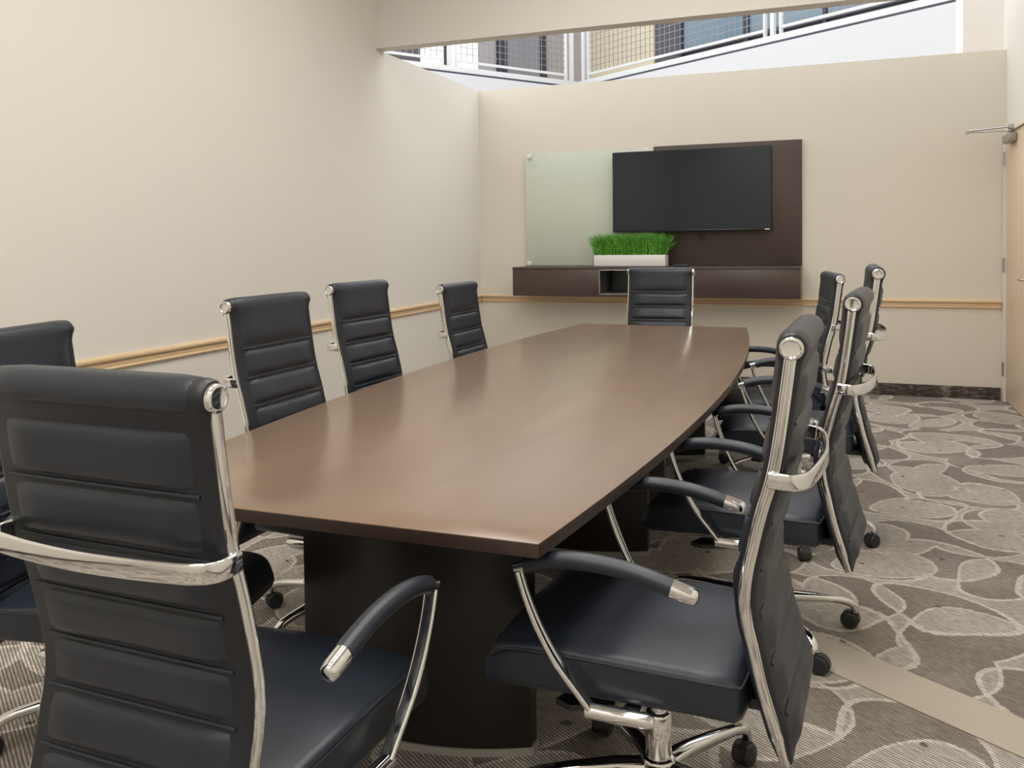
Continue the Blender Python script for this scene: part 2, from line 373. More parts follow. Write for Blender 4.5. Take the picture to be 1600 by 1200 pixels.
# ceiling light panels (above the frame)
LP = [(x, y, r+' row, '+w_) for x, r in ((-1.55, 'left'), (-0.25, 'right')) for y, w_ in ((-1.2, 'nearest the front wall'), (0.6, 'second from the front wall'), (2.4, 'second from the header'), (4.2, 'nearest the header'))]
lens = box_me('diffuser', -0.29, 0.29, -0.59, 0.59, -0.022, -0.014, M['lamp'])
frm = join_me('frame', [(box_me('a', sx-0.012, sx+0.012, -0.61, 0.61, -0.03, 0, M['white']), I4, 0) for sx in (-0.30, 0.30)] +
              [(box_me('b', -0.29, 0.29, sy-0.012, sy+0.012, -0.03, 0, M['white']), I4, 0) for sy in (-0.60, 0.60)] + [(box_me('c', -0.29, 0.29, -0.59, 0.59, -0.006, 0, M['white']), I4, 0)], [M['white']])
for x, y, where in LP:
    t = thing('ceiling_light', 'white rectangular ceiling light panel, '+where, 'ceiling light', (x, y, ZC), 0, 'ceiling light panels')
    ob('frame', frm, t); ob('diffuser', lens, t)

# ================================================================== TABLE
TZ, TT = 0.740, 0.032
TCX, TY0, TY1 = -1.128, 1.637, 6.062
TM = (TY0+TY1)/2
def half_w(y):
    k = (y-TM)/((TY1-TY0)/2); return 0.573+0.150*(1-k*k)
def leaf(name, ya, yb):
    n = 22; ys = [ya+(yb-ya)*i/n for i in range(n+1)]
    out = [(TCX+half_w(y), y) for y in ys]+[(TCX-half_w(y), y) for y in reversed(ys)]
    r = 0.0022
    def ring(ins, z):
        res = []
        for x, y in out:
            sx = 1 if x > TCX else -1
            yy = min(max(y, ya+(ins if ya < TM-1 else 0)), yb-(ins if yb > TM+1 else 0)); res.append((x-sx*ins, yy, z))
        return res
    secs = [ring(0.002, TZ-TT), ring(0, TZ-TT+0.002), ring(0, TZ-r), ring(r*0.3, TZ-r*0.3), ring(r, TZ)]
    N_ = len(out); V = [v for s in secs for v in s]; Fc = []; fm = []
    for k in range(4):
        for i in range(N_):
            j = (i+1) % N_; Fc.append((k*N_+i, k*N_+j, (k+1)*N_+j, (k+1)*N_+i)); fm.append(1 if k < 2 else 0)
    Fc.append(tuple(range(N_))); fm.append(1)
    top = [tuple(4*N_+q for q in (i, i+1, N_-2-i, N_-1-i)) for i in range(n)]
    Fc += top; fm += [0]*n
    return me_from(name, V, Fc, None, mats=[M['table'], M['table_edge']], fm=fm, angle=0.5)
table = thing('conference_table', 'long boat-shaped walnut conference table with dark panel legs', 'table', (0, 0, 0))
ob('table_leaf', leaf('table_leaf', TY0, TM-0.0005), table)
ob('table_leaf', leaf('table_leaf', TM+0.0005, TY1), table)
def lens_out(cx, cy, a, sag, t, ins=0.0, n=18):
    fr = []
    for i in range(n+1):
        k = -1+2*i/n; fr.append((cx+(a-ins)*k, cy-0.022+ins*0-(sag-ins)*(1-k*k)))
    bk = [(2*cx-x, 2*cy-y) for x, y in fr]
    return fr+bk
PX = -1.088
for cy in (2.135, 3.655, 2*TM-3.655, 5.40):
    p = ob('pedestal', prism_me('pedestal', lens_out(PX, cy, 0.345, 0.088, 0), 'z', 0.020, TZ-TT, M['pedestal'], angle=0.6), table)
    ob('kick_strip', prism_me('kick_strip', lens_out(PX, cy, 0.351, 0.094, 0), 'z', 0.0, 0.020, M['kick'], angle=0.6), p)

# ================================================================== CHAIR
PROF = [(-0.323, 1.135), (-0.3006, 0.966), (-0.285, 0.878), (-0.2664, 0.8126), (-0.251, 0.748), (-0.2374, 0.682), (-0.233, 0.631), (-0.2385, 0.5806), (-0.248, 0.543), (-0.266, 0.4626), (-0.290, 0.384), (-0.311, 0.312)]
_c = [(v.x, v.y) for v in catmull([(a, b, 0) for a, b in PROF], 8)]
_s = [0]
for i in range(1, len(_c)): _s.append(_s[-1]+math.hypot(_c[i][0]-_c[i-1][0], _c[i][1]-_c[i-1][1]))
SL = _s[-1]
def at_s(s):
    s = max(0, min(SL-1e-6, s)); i = 0
    while _s[i+1] < s: i += 1
    k = (s-_s[i])/(_s[i+1]-_s[i]); f = _c[i][0]+(_c[i+1][0]-_c[i][0])*k; z = _c[i][1]+(_c[i+1][1]-_c[i][1])*k
    j0, j1 = max(i-2, 0), min(i+3, len(_c)-1)
    tf, tz = _c[j1][0]-_c[j0][0], _c[j1][1]-_c[j0][1]; l = math.hypot(tf, tz); tf /= l; tz /= l
    return f, z, -tz, tf           # point, front-facing normal (nf, nz)
BT = 0.022                        # half thickness of the back core
HB = 0.226                        # half width of the back core
def back_loop(k):
    """closed outline in (f,z); k scales the thickness"""
    out = []; R = 0.0300*(0.75+0.25*k)
    f0, z0, nf, nz = at_s(0)
    base = math.atan2(nz, nf)
    N_ = 30; e = 0.035
    fr = []
    for i in range(N_+1):
        s = e+(SL-e)*i/N_; f, z, a, b = at_s(s); t = BT*k*(1 if s < SL-0.05 else 0.55+0.45*(SL-s)/0.05)
        fr.append((f, z, a, b, t))
    roll = []
    for i in range(13):
        a = base-0.55+(PI+1.1)*i/12
        roll.append((f0+R*math.cos(a), z0+R*math.sin(a)))
    out += roll                                   # front of roll over the top to the rear
    out += [(f-a*t, z-b*t) for f, z, a, b, t in fr]
    out += [(f+a*t, z+b*t) for f, z, a, b, t in reversed(fr)]
    return out
secs = []
for x, k in ((-HB-0.004, 0.45), (-HB, 0.80), (-HB+0.008, 1.0), (0, 1.0), (HB-0.008, 1.0), (HB, 0.80), (HB+0.004, 0.45)):
    secs.append([(x, f, z) for f, z in back_loop(k)])
ME = {}
ME['backrest'] = loft_me('backrest', secs, M['leather_edge'], angle=0.8)
SEAMS = [0.15, 0.255, 0.355, 0.455, 0.555, 0.655, 0.755, SL-0.012]
def panel(name, s0, s1, side, first):
    nx, ns = 12, (16 if first else 9); V = []; Fc = []; wv = random.uniform(0.3, 1)
    PWD = 0.204
    for j in range(ns+1):
        b = j/ns; eb = 1-(abs(2*b-1))**5
        for i in range(nx+1):
            a = i/nx; ea = 1-(abs(2*a-1))**10
            # pillow, slight sag wrinkles
            h = -0.004+0.0160*ea**0.6*eb**0.6+0.0010*ea*eb*math.sin(a*17*wv+b*2.3+s0*30)
            bb = b
            sv = s0+(s1-s0)*bb; f, z, nf, nz = at_s(sv); o = (BT+h)*side
            if sv < 0.05 and side > 0:                     # wrap smoothly over the head roll
                k = min(1, (0.05-sv)/0.05); o = (BT+h)*(1-k)+(0.0318+0.3*h)*k
                if sv < 0:
                    an = math.atan2(nz, nf)-sv/0.0318; nf, nz = math.cos(an), math.sin(an)
            V.append((-PWD+2*PWD*a, f+nf*o, z+nz*o))
    for j in range(ns):
        for i in range(nx):
            k = j*(nx+1)+i; q = (k, k+1, k+nx+2, k+nx+1); Fc.append(q if side > 0 else q[::-1])
    me = bpy.data.meshes.new(name); me.from_pydata(V, [], Fc); me.update()
    for p in me.polygons: p.use_smooth = True
    me.materials.append(M['leather']); return me
PANELS = []
prev = None
for k in range(len(SEAMS)-1):
    a, b = SEAMS[k]+0.007, SEAMS[k+1]-0.007
    PANELS.append(panel('back_panel', a, b, 1, False)); PANELS.append(panel('back_panel', a, b, -1, False))
PANELS.append(panel('back_panel', -0.050, SEAMS[0]-0.007, 1, True)); PANELS.append(panel('back_panel', 0.048, SEAMS[0]-0.006, -1, True))
# welt between panels: a narrow stitched strip, and the headroll cover
def headroll():
    f0, z0, nf, nz = at_s(0); base = math.atan2(nz, nf); secs = []; R = 0.0318
    for x, k in ((-0.205, 0.93), (-0.198, 0.985), (-0.15, 1.0), (0, 1.0), (0.15, 1.0), (0.198, 0.985), (0.205, 0.93)):
        loop = [(x, f0+R*k*math.cos(base+1.45+(PI-0.65)*i/18), z0+R*k*math.sin(base+1.45+(PI-0.65)*i/18)) for i in range(19)]
        loop += [(x, f0+R*0.6*math.cos(base+1.45+(PI-0.65)*i/8), z0+R*0.6*math.sin(base+1.45+(PI-0.65)*i/8)) for i in range(8, -1, -1)]
        secs.append(loop)
    return loft_me('head_roll', secs, M['leather'], angle=0.9)
ME['head_roll'] = headroll()
def welt(s, side):
    f, z, nf, nz = at_s(s); o = BT*side
    P = [(-0.204, f+nf*o, z+nz*o), (0.204, f+nf*o, z+nz*o)]
    return sweep_me('seam_welt', P, circ(0.0042, 8), M['leather'])
WELTS = [welt(s, sd) for s in SEAMS[:-1] for sd in (1, -1)]
# chrome side rails
def rail(side):
    sec = [(0.0, -0.0115), (0.006, -0.0115), (0.009, -0.008), (0.0095, -0.004), (0.006, -0.0015), (0.006, 0.0015), (0.0095, 0.004), (0.009, 0.008), (0.006, 0.0115), (0.0, 0.0115)]
    secs = []; n = 46
    for i in range(n+1):
        s = 0.004+(SL+0.0-0.006)*i/n; f, z, nf, nz = at_s(s); k = 1.0 if s < SL-0.05 else 0.8
        secs.append([(side*(HB+0.002+a), f+nf*b*k, z+nz*b*k) for a, b in sec])
    return loft_me('side_rail', secs, M['chrome'], angle=0.7)
ME['rail'] = {1: rail(1), -1: rail(-1)}
def knob(side):
    me = cyl_me('end_cap', 0.023, 0, 0.014, M['chrome'], 24, prof=[(0.021, 0), (0.023, 0.002), (0.0232, 0.009), (0.0215, 0.0125), (0.018, 0.0135), (0.016, 0.0118), (0.0, 0.0118)][:6]+[(0.010, 0.0112), (0.001, 0.0110)])
    f0, z0, _, _ = at_s(0)
    me.transform(Matrix.Translation((side*(HB+0.002), f0, z0)) @ Matrix.Rotation(side*PI/2, 4, 'Y')); return me
ME['cap'] = {1: knob(1), -1: knob(-1)}
# rear carry handle: a chrome band looping behind the back
def handle():
    s = 0.262; f, z, _, _ = at_s(s); X = HB+0.010
    half = [(X, f+0.004, z), (X+0.003, f-0.022, z), (X-0.002, f-0.046, z), (X-0.026, f-0.064, z), (X-0.075, f-0.074, z), (X-0.15, f-0.082, z), (0, f-0.086, z)]
    full = half+[(-x, y, zz) for x, y, zz in reversed(half[:-1])]
    return sweep_me('back_handle', catmull(full, 5), rrect(0.011, 0.034, 0.005, 3), M['chrome'])
ME['handle'] = handle()
# seat cushion
def seat():
    secs = []
    st = [(-0.232, .80, -.012, .010), (-0.226, .93, -.004, .004), (-0.212, 1.0, 0, 0), (-0.12, 1.0, 0.004, 0), (0.0, 1.0, 0.004, -.004), (0.12, 1.0, 0.004, -.008), (0.20, 1.0, 0.002, -.012), (0.27, .995, -.004, -.016), (0.31, .985, -.014, -.020), (0.328, .97, -.032, -.020), (0.340, .945, -.055, -.012), (0.346, .90, -.078, .006)]
    for f, wk, dt, db in st:
        w_ = 0.246*wk; zt = 0.466+dt; zb = 0.375+db; r = min(0.022, (zt-zb)*0.45); L_ = []
        for cx, cz, a0 in ((w_-r, zt-r, 0), (-w_+r, zt-r, PI/2), (-w_+r, zb+r, PI), (w_-r, zb+r, 1.5*PI)):
            for i in range(5):
                a = a0+PI/2*i/4; L_.append((cx+r*math.cos(a), f, cz+r*math.sin(a)))
            if a0 == 0:
                for i in range(1, 8):
                    x = (w_-r)*(1-2*i/8); L_.append((x, f, zt+0.012*(1-(x/(w_-r))**2)*min(1, wk)))
        secs.append(L_)
    return loft_me('seat', secs, M['leather'], angle=1.2)
ME['seat'] = seat()
def seat_welt():
    p = []
    z = 0.4565
    for x, f, dz in ((0.2465, 0.315, -0.028), (0.2485, 0.265, -.006), (0.2485, 0.1, 0), (0.2485, -0.15, 0), (0.244, -0.215, 0), (0.228, -0.230, 0), (0.1, -0.2335, 0)):
        p.append((x, f, z+dz))
    full = p+[(-x, f, zz) for x, f, zz in reversed(p)]
    return sweep_me('seat_piping', catmull(full, 4), circ(0.0032, 6), M['leather_edge'])
ME['seat_piping'] = seat_welt()
# arms
def arm_frame(sd):
    path = catmull([(0.305*sd, 0.222, 0.652), (0.304*sd, 0.206, 0.60), (0.300*sd, 0.180, 0.535), (0.293*sd, 0.145, 0.468), (0.284*sd, 0.098, 0.405), (0.280*sd, 0.075, 0.375)], 5)
    a = sweep_me('a', path, rrect(0.030, 0.013, 0.005, 3), M['chrome'], hint=(0, -0.8, 0.6))
    b = sweep_me('b', [(0.280*sd, 0.083, 0.368), (0.276*sd, 0.03, 0.366), (0.272*sd, -0.045, 0.366), (0.270*sd, -0.058, 0.366)], circ(0.0165, 12), M['chrome'], scale=[1, 1, 1, 0.75])
    c = sweep_me('c', [(0.275*sd, -0.005, 0.368), (0.16*sd, -0.005, 0.362), (0.05*sd, -0.005, 0.358)], rrect(0.035, 0.012, 0.004, 2), M['chrome'])
    dd = sweep_me('d', [(0.305*sd, 0.228, 0.660), (0.305*sd, 0.198, 0.670)], rrect(0.032, 0.020, 0.006, 3), M['chrome'])
    return join_me('arm_frame', [(k, I4, 0) for k in (a, b, c, dd)], [M['chrome']])
PADP = catmull([(0, 0.205, 0.667), (0, 0.150, 0.683), (0, 0.08, 0.690), (0, 0.0, 0.686), (0, -0.06, 0.675), (0, -0.105, 0.663)], 5)
def arm_pad(sd):
    return sweep_me('arm_pad', [(0.305*sd, p.y, p.z) for p in PADP], circ(0.0205, 14, 0.0185), M['leather'])
def arm_cap(sd):
    p = [(0.305*sd, -0.1035, 0.6635), (0.305*sd, -0.110, 0.661), (0.305*sd, -0.142, 0.6525), (0.305*sd, -0.152, 0.650), (0.305*sd, -0.156, 0.649)]
    return sweep_me('arm_cap', p, circ(0.0185, 16), M['chrome'], scale=[1.0, 1.0, 0.98, 0.86, 0.55])
ME['arm'] = {sd: (arm_frame(sd), arm_pad(sd), arm_cap(sd)) for sd in (1, -1)}
# mechanism
ME['mech'] = join_me('tilt_mechanism', [(box_me('a', -0.085, 0.085, -0.15, 0.11, 0.318, 0.372, M['plastic'], 0.012, 2), I4, 0),
                                         (box_me('b', -0.11, 0.11, -0.28, -0.12, 0.345, 0.372, M['plastic'], 0.008, 2), I4, 0)], [M['plastic']])
ME['lever'] = join_me('tilt_lever', [(sweep_me('r', [(-0.06, 0.06, 0.335), (-0.13, 0.10, 0.325)], circ(0.007, 8), M['plastic']), I4, 0),
                                      (prism_me('p', [(-0.11, 0.07), (-0.15, 0.06), (-0.19, 0.15), (-0.175, 0.19), (-0.115, 0.17)], 'z', 0.305, 0.318, M['plastic']), I4, 0)], [M['plastic']])
ME['column'] = cyl_me('gas_column', 0, 0, 0, M['chrome'], 24, prof=[(0.030, 0.118), (0.0305, 0.122), (0.0305, 0.235), (0.028, 0.24), (0.0185, 0.242), (0.0185, 0.345)])
ME['hub'] = cyl_me('base_hub', 0, 0, 0, M['chrome'], 24, prof=[(0.034, 0.078), (0.042, 0.084), (0.043, 0.122), (0.038, 0.134), (0.032, 0.137)])
def leg():
    st = [(0.030, 0.107, 0.050, 0.044), (0.10, 0.113, 0.042, 0.034), (0.20, 0.108, 0.034, 0.026), (0.27, 0.101, 0.030, 0.023), (0.300, 0.094, 0.029, 0.023), (0.318, 0.083, 0.028, 0.023), (0.325, 0.068, 0.027, 0.023), (0.326, 0.058, 0.026, 0.022)]
    secs = []
    for i, (r, z, w_, h_) in enumerate(st):
        a, b = st[max(i-1, 0)], st[min(i+1, len(st)-1)]
        t = Vector((b[0]-a[0], 0, b[1]-a[1])).normalized(); u = Vector((-t.z, 0, t.x)); p = Vector((r, 0, z))
        secs.append([p+Vector((0, s_, 0))+u*n_ for s_, n_ in rrect(w_, h_, min(w_, h_)*0.36, 3)])
    return loft_me('leg', secs, M['chrome'], angle=0.9)
ME['leg'] = leg()
def caster():
    parts = []
    wheel = cyl_me('w', 0, 0, 0, M['plastic'], 20, prof=[(0.012, -0.0105), (0.022, -0.010), (0.027, -0.007), (0.0285, -0.003), (0.0285, 0.004), (0.026, 0.008), (0.020, 0.0095), (0.0, 0.0095)][:7]+[(0.002, 0.009)])
    for s_ in (-0.0145, 0.0145):
        k = 1 if s_ > 0 else -1
        parts.append((wheel, Matrix.Translation((0.016, s_, 0.0288)) @ Matrix.Rotation(-k*PI/2, 4, 'X'), 0))
    hood = []
    for i in range(11):
        a = math.radians(-35+215*i/10); hood.append((0.016+0.0315*math.cos(a), 0.0288+0.0315*math.sin(a)))
    inner = [(0.016+0.0295*math.cos(math.radians(-35+215*i/10)), 0.0288+0.0295*math.sin(math.radians(-35+215*i/10))) for i in range(10, -1, -1)]
    parts.append((prism_me('h', hood+inner, 'y', -0.013, 0.013, M['plastic']), I4, 0))
    parts.append((cyl_me('s', 0.0125, 0.046, 0.066, M['plastic'], 14, bev=0.002), I4, 0))
    return join_me('caster', parts, [M['plastic']])
ME['caster'] = caster()

def make_chair(label, hub, theta, lift, base0, group):
    t = thing('conference_chair', label, 'chair', (hub[0], hub[1], 0), math.radians(theta), group)
    L_ = (0, 0, lift)
    br = ob('backrest', ME['backrest'], t, L_)
    for me in PANELS: ob('back_panel', me, br)
    for me in WELTS: ob('seam_welt', me, br)
    ob('head_roll', ME['head_roll'], br)
    for sd in (-1, 1):
        r = ob('side_rail', ME['rail'][sd], t, L_); r['label'] = 'chrome side rail'
        ob('end_cap', ME['cap'][sd], r)
    h = ob('back_handle', ME['handle'], t, L_); h['label'] = 'chrome loop handle behind the back'
    s = ob('seat', ME['seat'], t, L_); ob('seat_piping', ME['seat_piping'], s)
    for sd in (-1, 1):
        fr_, pd, cp = ME['arm'][sd]
        a = ob('armrest', fr_, t, L_); a['label'] = 'chrome arm bracket with black leather pad'
        ob('arm_pad', pd, a); ob('arm_cap', cp, a)
    mch = ob('tilt_mechanism', ME['mech'], t, L_); ob('tilt_lever', ME['lever'], mch)
    ob('gas_column', ME['column'], t, (0, 0, 0 if lift < 0.03 else 0.0))
    ob('base_hub', ME['hub'], t)
    for k in range(5):
        a = math.radians(base0+72*k)-math.radians(theta)
        l = ob('leg', ME['leg'], t, (0, 0, 0), a); l['label'] = 'chrome star base leg'
        c = ob('caster', ME['caster'], l, (0.326, 0, 0), math.radians(random.uniform(0, 360)))
    return t
G = 'chairs around the conference table'
def hub_of(knob, th, lx, kf=-0.323):
    t = math.radians(th); c, s = math.cos(t), math.sin(t)
    return (knob[0]-(c*lx-s*kf), knob[1]-(s*lx+c*kf))
make_chair('black leather chair seen from behind at the near end of table', hub_of((-0.860, 1.050), -1.8, 0.235), -1.8, -0.015, 20, G)
make_chair('black leather chair cut off by the left edge of the photo', (-1.865, 1.875), -78, -0.044, -60, G)
make_chair('black leather chair on the wall side, second from the camera', hub_of((-1.954, 2.445), -91, 0.235), -91, -0.005, -105, G)
make_chair('black leather chair on the wall side, third from the camera', hub_of((-2.155, 3.42), -93.8, 0.235), -93.8, -0.005, 10, G)
make_chair('black leather chair on the wall side, furthest from the camera', hub_of((-2.104, 4.5), -92, 0.235), -92, -0.064, 30, G)
make_chair('black leather chair facing the camera at the far table end', (-1.180, 5.985), 180, -0.030, 54, G)
make_chair('nearest black leather chair on the door side, with whole seat visible', hub_of((-0.077, 1.75), 87, -0.235), 87, 0.0, 57, G)
make_chair('second black leather chair from the camera on the door side', hub_of((0.052, 2.82), 84, -0.235), 84, 0.008, -55, G)
make_chair('third black leather chair on the door side, beside the open carpet', hub_of((0.168, 3.90), 90.4, -0.235), 90.4, 0.055, -84, G)
make_chair('furthest black leather chair on the door side, turned slightly to camera', hub_of((0.029, 4.99), 100, -0.235), 100, -0.019, 15, G)

# ================================================================== MEDIA WALL
con = thing('media_console', 'wall-hung dark espresso console shelf below the television', 'console', (0, 0, 0))
CX0, CX1, CY0, CZ0, CZ1 = -2.803, -0.262, 7.60, 0.832, 1.098
NX0, NX1 = -1.975, -1.28
T = 0.022
body = join_me('body', [
    (box_me('l', CX0, NX0, CY0+0.001, YB, CZ0, CZ1-T, M['console'], 0.002), I4, 0),
    (box_me('r', NX1, CX1, CY0+0.001, YB, CZ0, CZ1-T, M['console'], 0.002), I4, 0),
    (box_me('b', NX0, NX1, CY0+0.001, YB, CZ0, CZ0+T, M['console'], 0.002), I4, 0),
    (box_me('k', NX0, NX1, YB-0.02, YB, CZ0+T, CZ1-T, M['bezel']), I4, 1)], [M['console'], M['bezel']])
ob('body', body, con)
ob('worktop', box_me('worktop', CX0-0.001, CX1+0.001, CY0-0.002, YB, CZ1-T, CZ1, M['console'], 0.002), con)
nf = join_me('niche_frame', [
    (box_me('a', NX0, NX1, CY0-0.002, CY0+0.25, CZ0+T, CZ0+T+0.006, M['alu']), I4, 0), (box_me('b', NX0, NX1, CY0-0.002, CY0+0.25, CZ1-T-0.008, CZ1-T, M['alu']), I4, 0),
    (box_me('c', NX0, NX0+0.006, CY0-0.002, CY0+0.25, CZ0+T, CZ1-T, M['alu']), I4, 0), (box_me('d', NX1-0.006, NX1, CY0-0.002, CY0+0.25, CZ0+T, CZ1-T, M['alu']), I4, 0)], [M['alu']])
o = ob('niche_frame', nf, con); o['label'] = 'thin aluminium frame of the open niche'
pan = tag(ob('backboard', box_me('backboard', -1.549, -0.262, YB-0.03, YB-0.002, CZ1+0.001, 2.190, M['console'], 0.002)), 'tall dark espresso wall panel behind the television', 'wall panel')
glb = thing('glass_board', 'frosted pale green glass marker board left of the television', 'glass board', (0, 0, 0))
ob('glass_pane', box_me('glass_pane', -2.792, -1.552, YB-0.034, YB-0.026, CZ1+0.004, 2.182, M['frost'], 0.001), glb)
st_me = cyl_me('standoff', 0, 0, 0, M['planter'], 16, prof=[(0.010, 0.002), (0.010, 0.030), (0.021, 0.0345), (0.022, 0.048), (0.018, 0.052)])
st_me.transform(Matrix.Rotation(PI/2, 4, 'X'))
for x, z in ((-2.748, 2.150), (-2.760, 1.122), (-1.62, 2.155), (-1.62, 1.122)):
    ob('standoff', st_me, glb, (x, YB, z))
tv = thing('television', 'large black flat television mounted on the dark panel', 'television', (0, 0, 0))
tx0, tx1, tz0, tz1, ty = -1.914, -0.507, 1.408, 2.143, 7.88
ob('screen_housing', box_me('screen_housing', tx0, tx1, ty+0.003, ty+0.05, tz0, tz1, M['bezel'], 0.004), tv)
ob('screen', box_me('screen', tx0+0.008, tx1-0.008, ty, ty+0.006, tz0+0.020, tz1-0.008, M['screen']), tv)
ob('wall_bracket', box_me('wall_bracket', -1.45, -0.95, ty+0.048, YB-0.03, 1.60, 1.95, M['plastic'], 0.004), tv)
o = ob('bezel_strip', box_me('bezel_strip', tx0+0.001, tx1-0.001, ty-0.002, ty+0.006, tz0+0.001, tz0+0.018, M['bezel'], 0.001), tv)
ob('maker_mark', box_me('maker_mark', -0.021, 0.021, 0, 0.0012, -0.0045, 0.0045, M['emblem'], 0.0004), o, (tx1-0.038, ty-0.0032, tz0+0.010))
cab = thing('power_cable', 'short black cable hanging below the television', 'cable', (0, 0, 0))
ob('cable_loop', sweep_me('cable_loop', catmull([(-1.135, YB-0.055, 1.45), (-1.137, YB-0.04, 1.37), (-1.12, YB-0.037, 1.335), (-1.10, YB-0.04, 1.345), (-1.098, YB-0.055, 1.44)], 5), circ(0.004, 6), M['plastic']), cab)
# conference puck / remote on the console
rem = thing('remote_control', 'small black remote lying on the console by the planter', 'remote', (-1.26, 7.70, CZ1+0.0005))
ob('body', box_me('body', -0.065, 0.065, -0.022, 0.022, 0.0, 0.020, M['plastic'], 0.006), rem)
ob('button', box_me('button', -0.03, 0.03, -0.012, 0.012, 0.019, 0.024, M['bezel'], 0.002), rem)
# planter with grass
pl = thing('grass_planter', 'long white planter box with bright green grass on console', 'planter', (0, 0, 0))
gx0, gx1, gy0, gy1, gz0, gz1 = -2.055, -1.392, 7.70, 7.82, CZ1+0.0005, 1.203
tk = 0.006
ob('planter_box', join_me('planter_box', [
    (box_me('a', gx0, gx1, gy0, gy0+tk, gz0, gz1, M['planter'], 0.001), I4, 0), (box_me('b', gx0, gx1, gy1-tk, gy1, gz0, gz1, M['planter'], 0.001), I4, 0),
    (box_me('c', gx0, gx0+tk, gy0, gy1, gz0, gz1, M['planter'], 0.001), I4, 0), (box_me('d', gx1-tk, gx1, gy0, gy1, gz0, gz1, M['planter'], 0.001), I4, 0),
    (box_me('e', gx0, gx1, gy0, gy1, gz0, gz0+tk, M['planter'], 0.001), I4, 0)], [M['planter']]), pl)
ob('soil', box_me('soil', gx0+tk, gx1-tk, gy0+tk, gy1-tk, gz1-0.03, gz1-0.012, M['soil']), pl)
V, Fc = [], []
rg = random.Random(3)
for k in range(3600):
    bx = rg.uniform(gx0+0.012, gx1-0.012); by = rg.uniform(gy0+0.010, gy1-0.010)
    u = (bx-(gx0+gx1)/2)/((gx1-gx0)/2)
    lean = 0.012*u+rg.gauss(0, 0.022)+(0.07*u**9 if rg.random() < .5 else 0.02*u**9)
    ly = rg.gauss(0, 0.012)-0.004
    hgt = rg.uniform(0.135, 0.232)*(1 if rg.random() < .9 else 0.75)
    wd = rg.uniform(0.0014, 0.0028); an = rg.uniform(0, PI); cx_, cy_ = math.cos(an)*wd, math.sin(an)*wd
    b0 = len(V); z0 = gz1-0.015
    for j, (kz, kl, kw) in enumerate(((0, 0, 1), (0.5, 0.28, 0.9), (0.82, 0.68, 0.6))):
        x = bx+lean*kl*1.6; y = by+ly*kl; z = z0+hgt*kz
        V += [(x-cx_*kw, y-cy_*kw, z), (x+cx_*kw, y+cy_*kw, z)]
    V.append((bx+lean*1.6, by+ly, z0+hgt*(1-0.12*abs(lean)/0.06)))
    Fc += [(b0, b0+1, b0+3, b0+2), (b0+2, b0+3, b0+5, b0+4), (b0+4, b0+5, b0+6)]
gm = bpy.data.meshes.new('grass_blades'); gm.from_pydata(V, [], Fc); gm.update(); gm.materials.append(M['grass'])
g = ob('grass_blades', gm, pl); g['kind'] = 'stuff'; g['label'] = 'dense upright green grass blades'

# ================================================================== ATRIUM BEYOND THE BACK WALL
# local frame: u along e1, v along e2; origin at the inner corner of the gallery edge
def px_dir(px, py): return fwd+right*((px-CX)/F_PX)+upv*((CY-py)/F_PX)
_d = px_dir(903, 136.6); AC = Vector((_d.x, _d.y, 0))*((3.985-EYE)/_d.z); AROT = math.atan2(-0.553, 0.833)
AM = Matrix.Translation(AC) @ Matrix.Rotation(AROT, 4, 'Z')
def abox(name, u0, u1, v0, v1, z0, z1, m, bev=0): me = box_me(name, u0, u1, v0, v1, z0, z1, m, bev); me.transform(AM); return me
Z2 = 4.0
struct('floor_gallery', join_me('floor_gallery', [(abox('a', -2.2, -0.02, -9.5, 2.2, Z2-0.35, Z2+0.04, M['ceiling']), I4, 0), (abox('b', -0.02, 12.0, 0.02, 2.2, Z2-0.35, Z2+0.04, M['ceiling']), I4, 0)], [M['ceiling']]), 'upper gallery walkway around the atrium', 'gallery floor')
for nm, lab, (a, b) in (('fascia_left', 'white gallery fascia receding to the inner corner, left side', ((-0.02, 0.0), (-9.5, 0.0))), ('fascia_right', 'white gallery fascia rising to the right above the back wall', ((0.0, 12.0), (0.0, 0.02)))):
    (u0, u1), (v0, v1) = a, b
    f = struct('wall_'+nm, abox('fascia', u0, u1, v0, v1, 2.0, Z2-0.03, M['fascia']), lab, 'fascia')
    struct('trim_cap', abox('cap', u0-0.03, u1+0.0, v0-0.0, v1+0.03, Z2+0.0, Z2+0.085, M['white'], 0.004), parent=f)
    struct('trim_reveal', abox('reveal', u0-0.02, u1-0.002, v0+0.002, v1+0.02, Z2-0.03, Z2+0.0, M['reveal']), parent=f)
# railings: sections between posts
def railing(root, along, s0, s1, first_wire):
    """along 'v' (u=0 line) or 'u' (v=0 line)"""
    def bx(a0, a1, off0, off1, z0, z1, m, nm):
        return abox(nm, off0, off1, a0, a1, z0, z1, m) if along == 'v' else abox(nm, a0, a1, off0, off1, z0, z1, m)
    o0, o1 = (-0.07, -0.03) if along == 'v' else (0.03, 0.07)
    om = (o0+o1)/2
    ob('bottom_rail', bx(s0, s1, o0, o1, Z2+0.165, Z2+0.20, M['white'], 'bottom_rail'), root)
    ob('top_rail', bx(s0, s1, o0-0.01, o1+0.01, Z2+1.05, Z2+1.10, M['white'], 'top_rail'), root)
    wires = []
    n = int((s1-s0)/0.105)
    for i in range(1, n):
        a = s0+(s1-s0)*i/n; wires.append((bx(a-0.004, a+0.004, om-0.004, om+0.004, Z2+0.20, Z2+1.05, M['wire'], 'w'), I4, 0))
    for i in range(1, 8):
        z = Z2+0.20+0.105*i; wires.append((bx(s0, s1, om-0.003, om+0.003, z-0.004, z+0.004, M['wire'], 'w'), I4, 0))
    ob('wire_mesh', join_me('wire_mesh', wires, [M['wire']]), root)
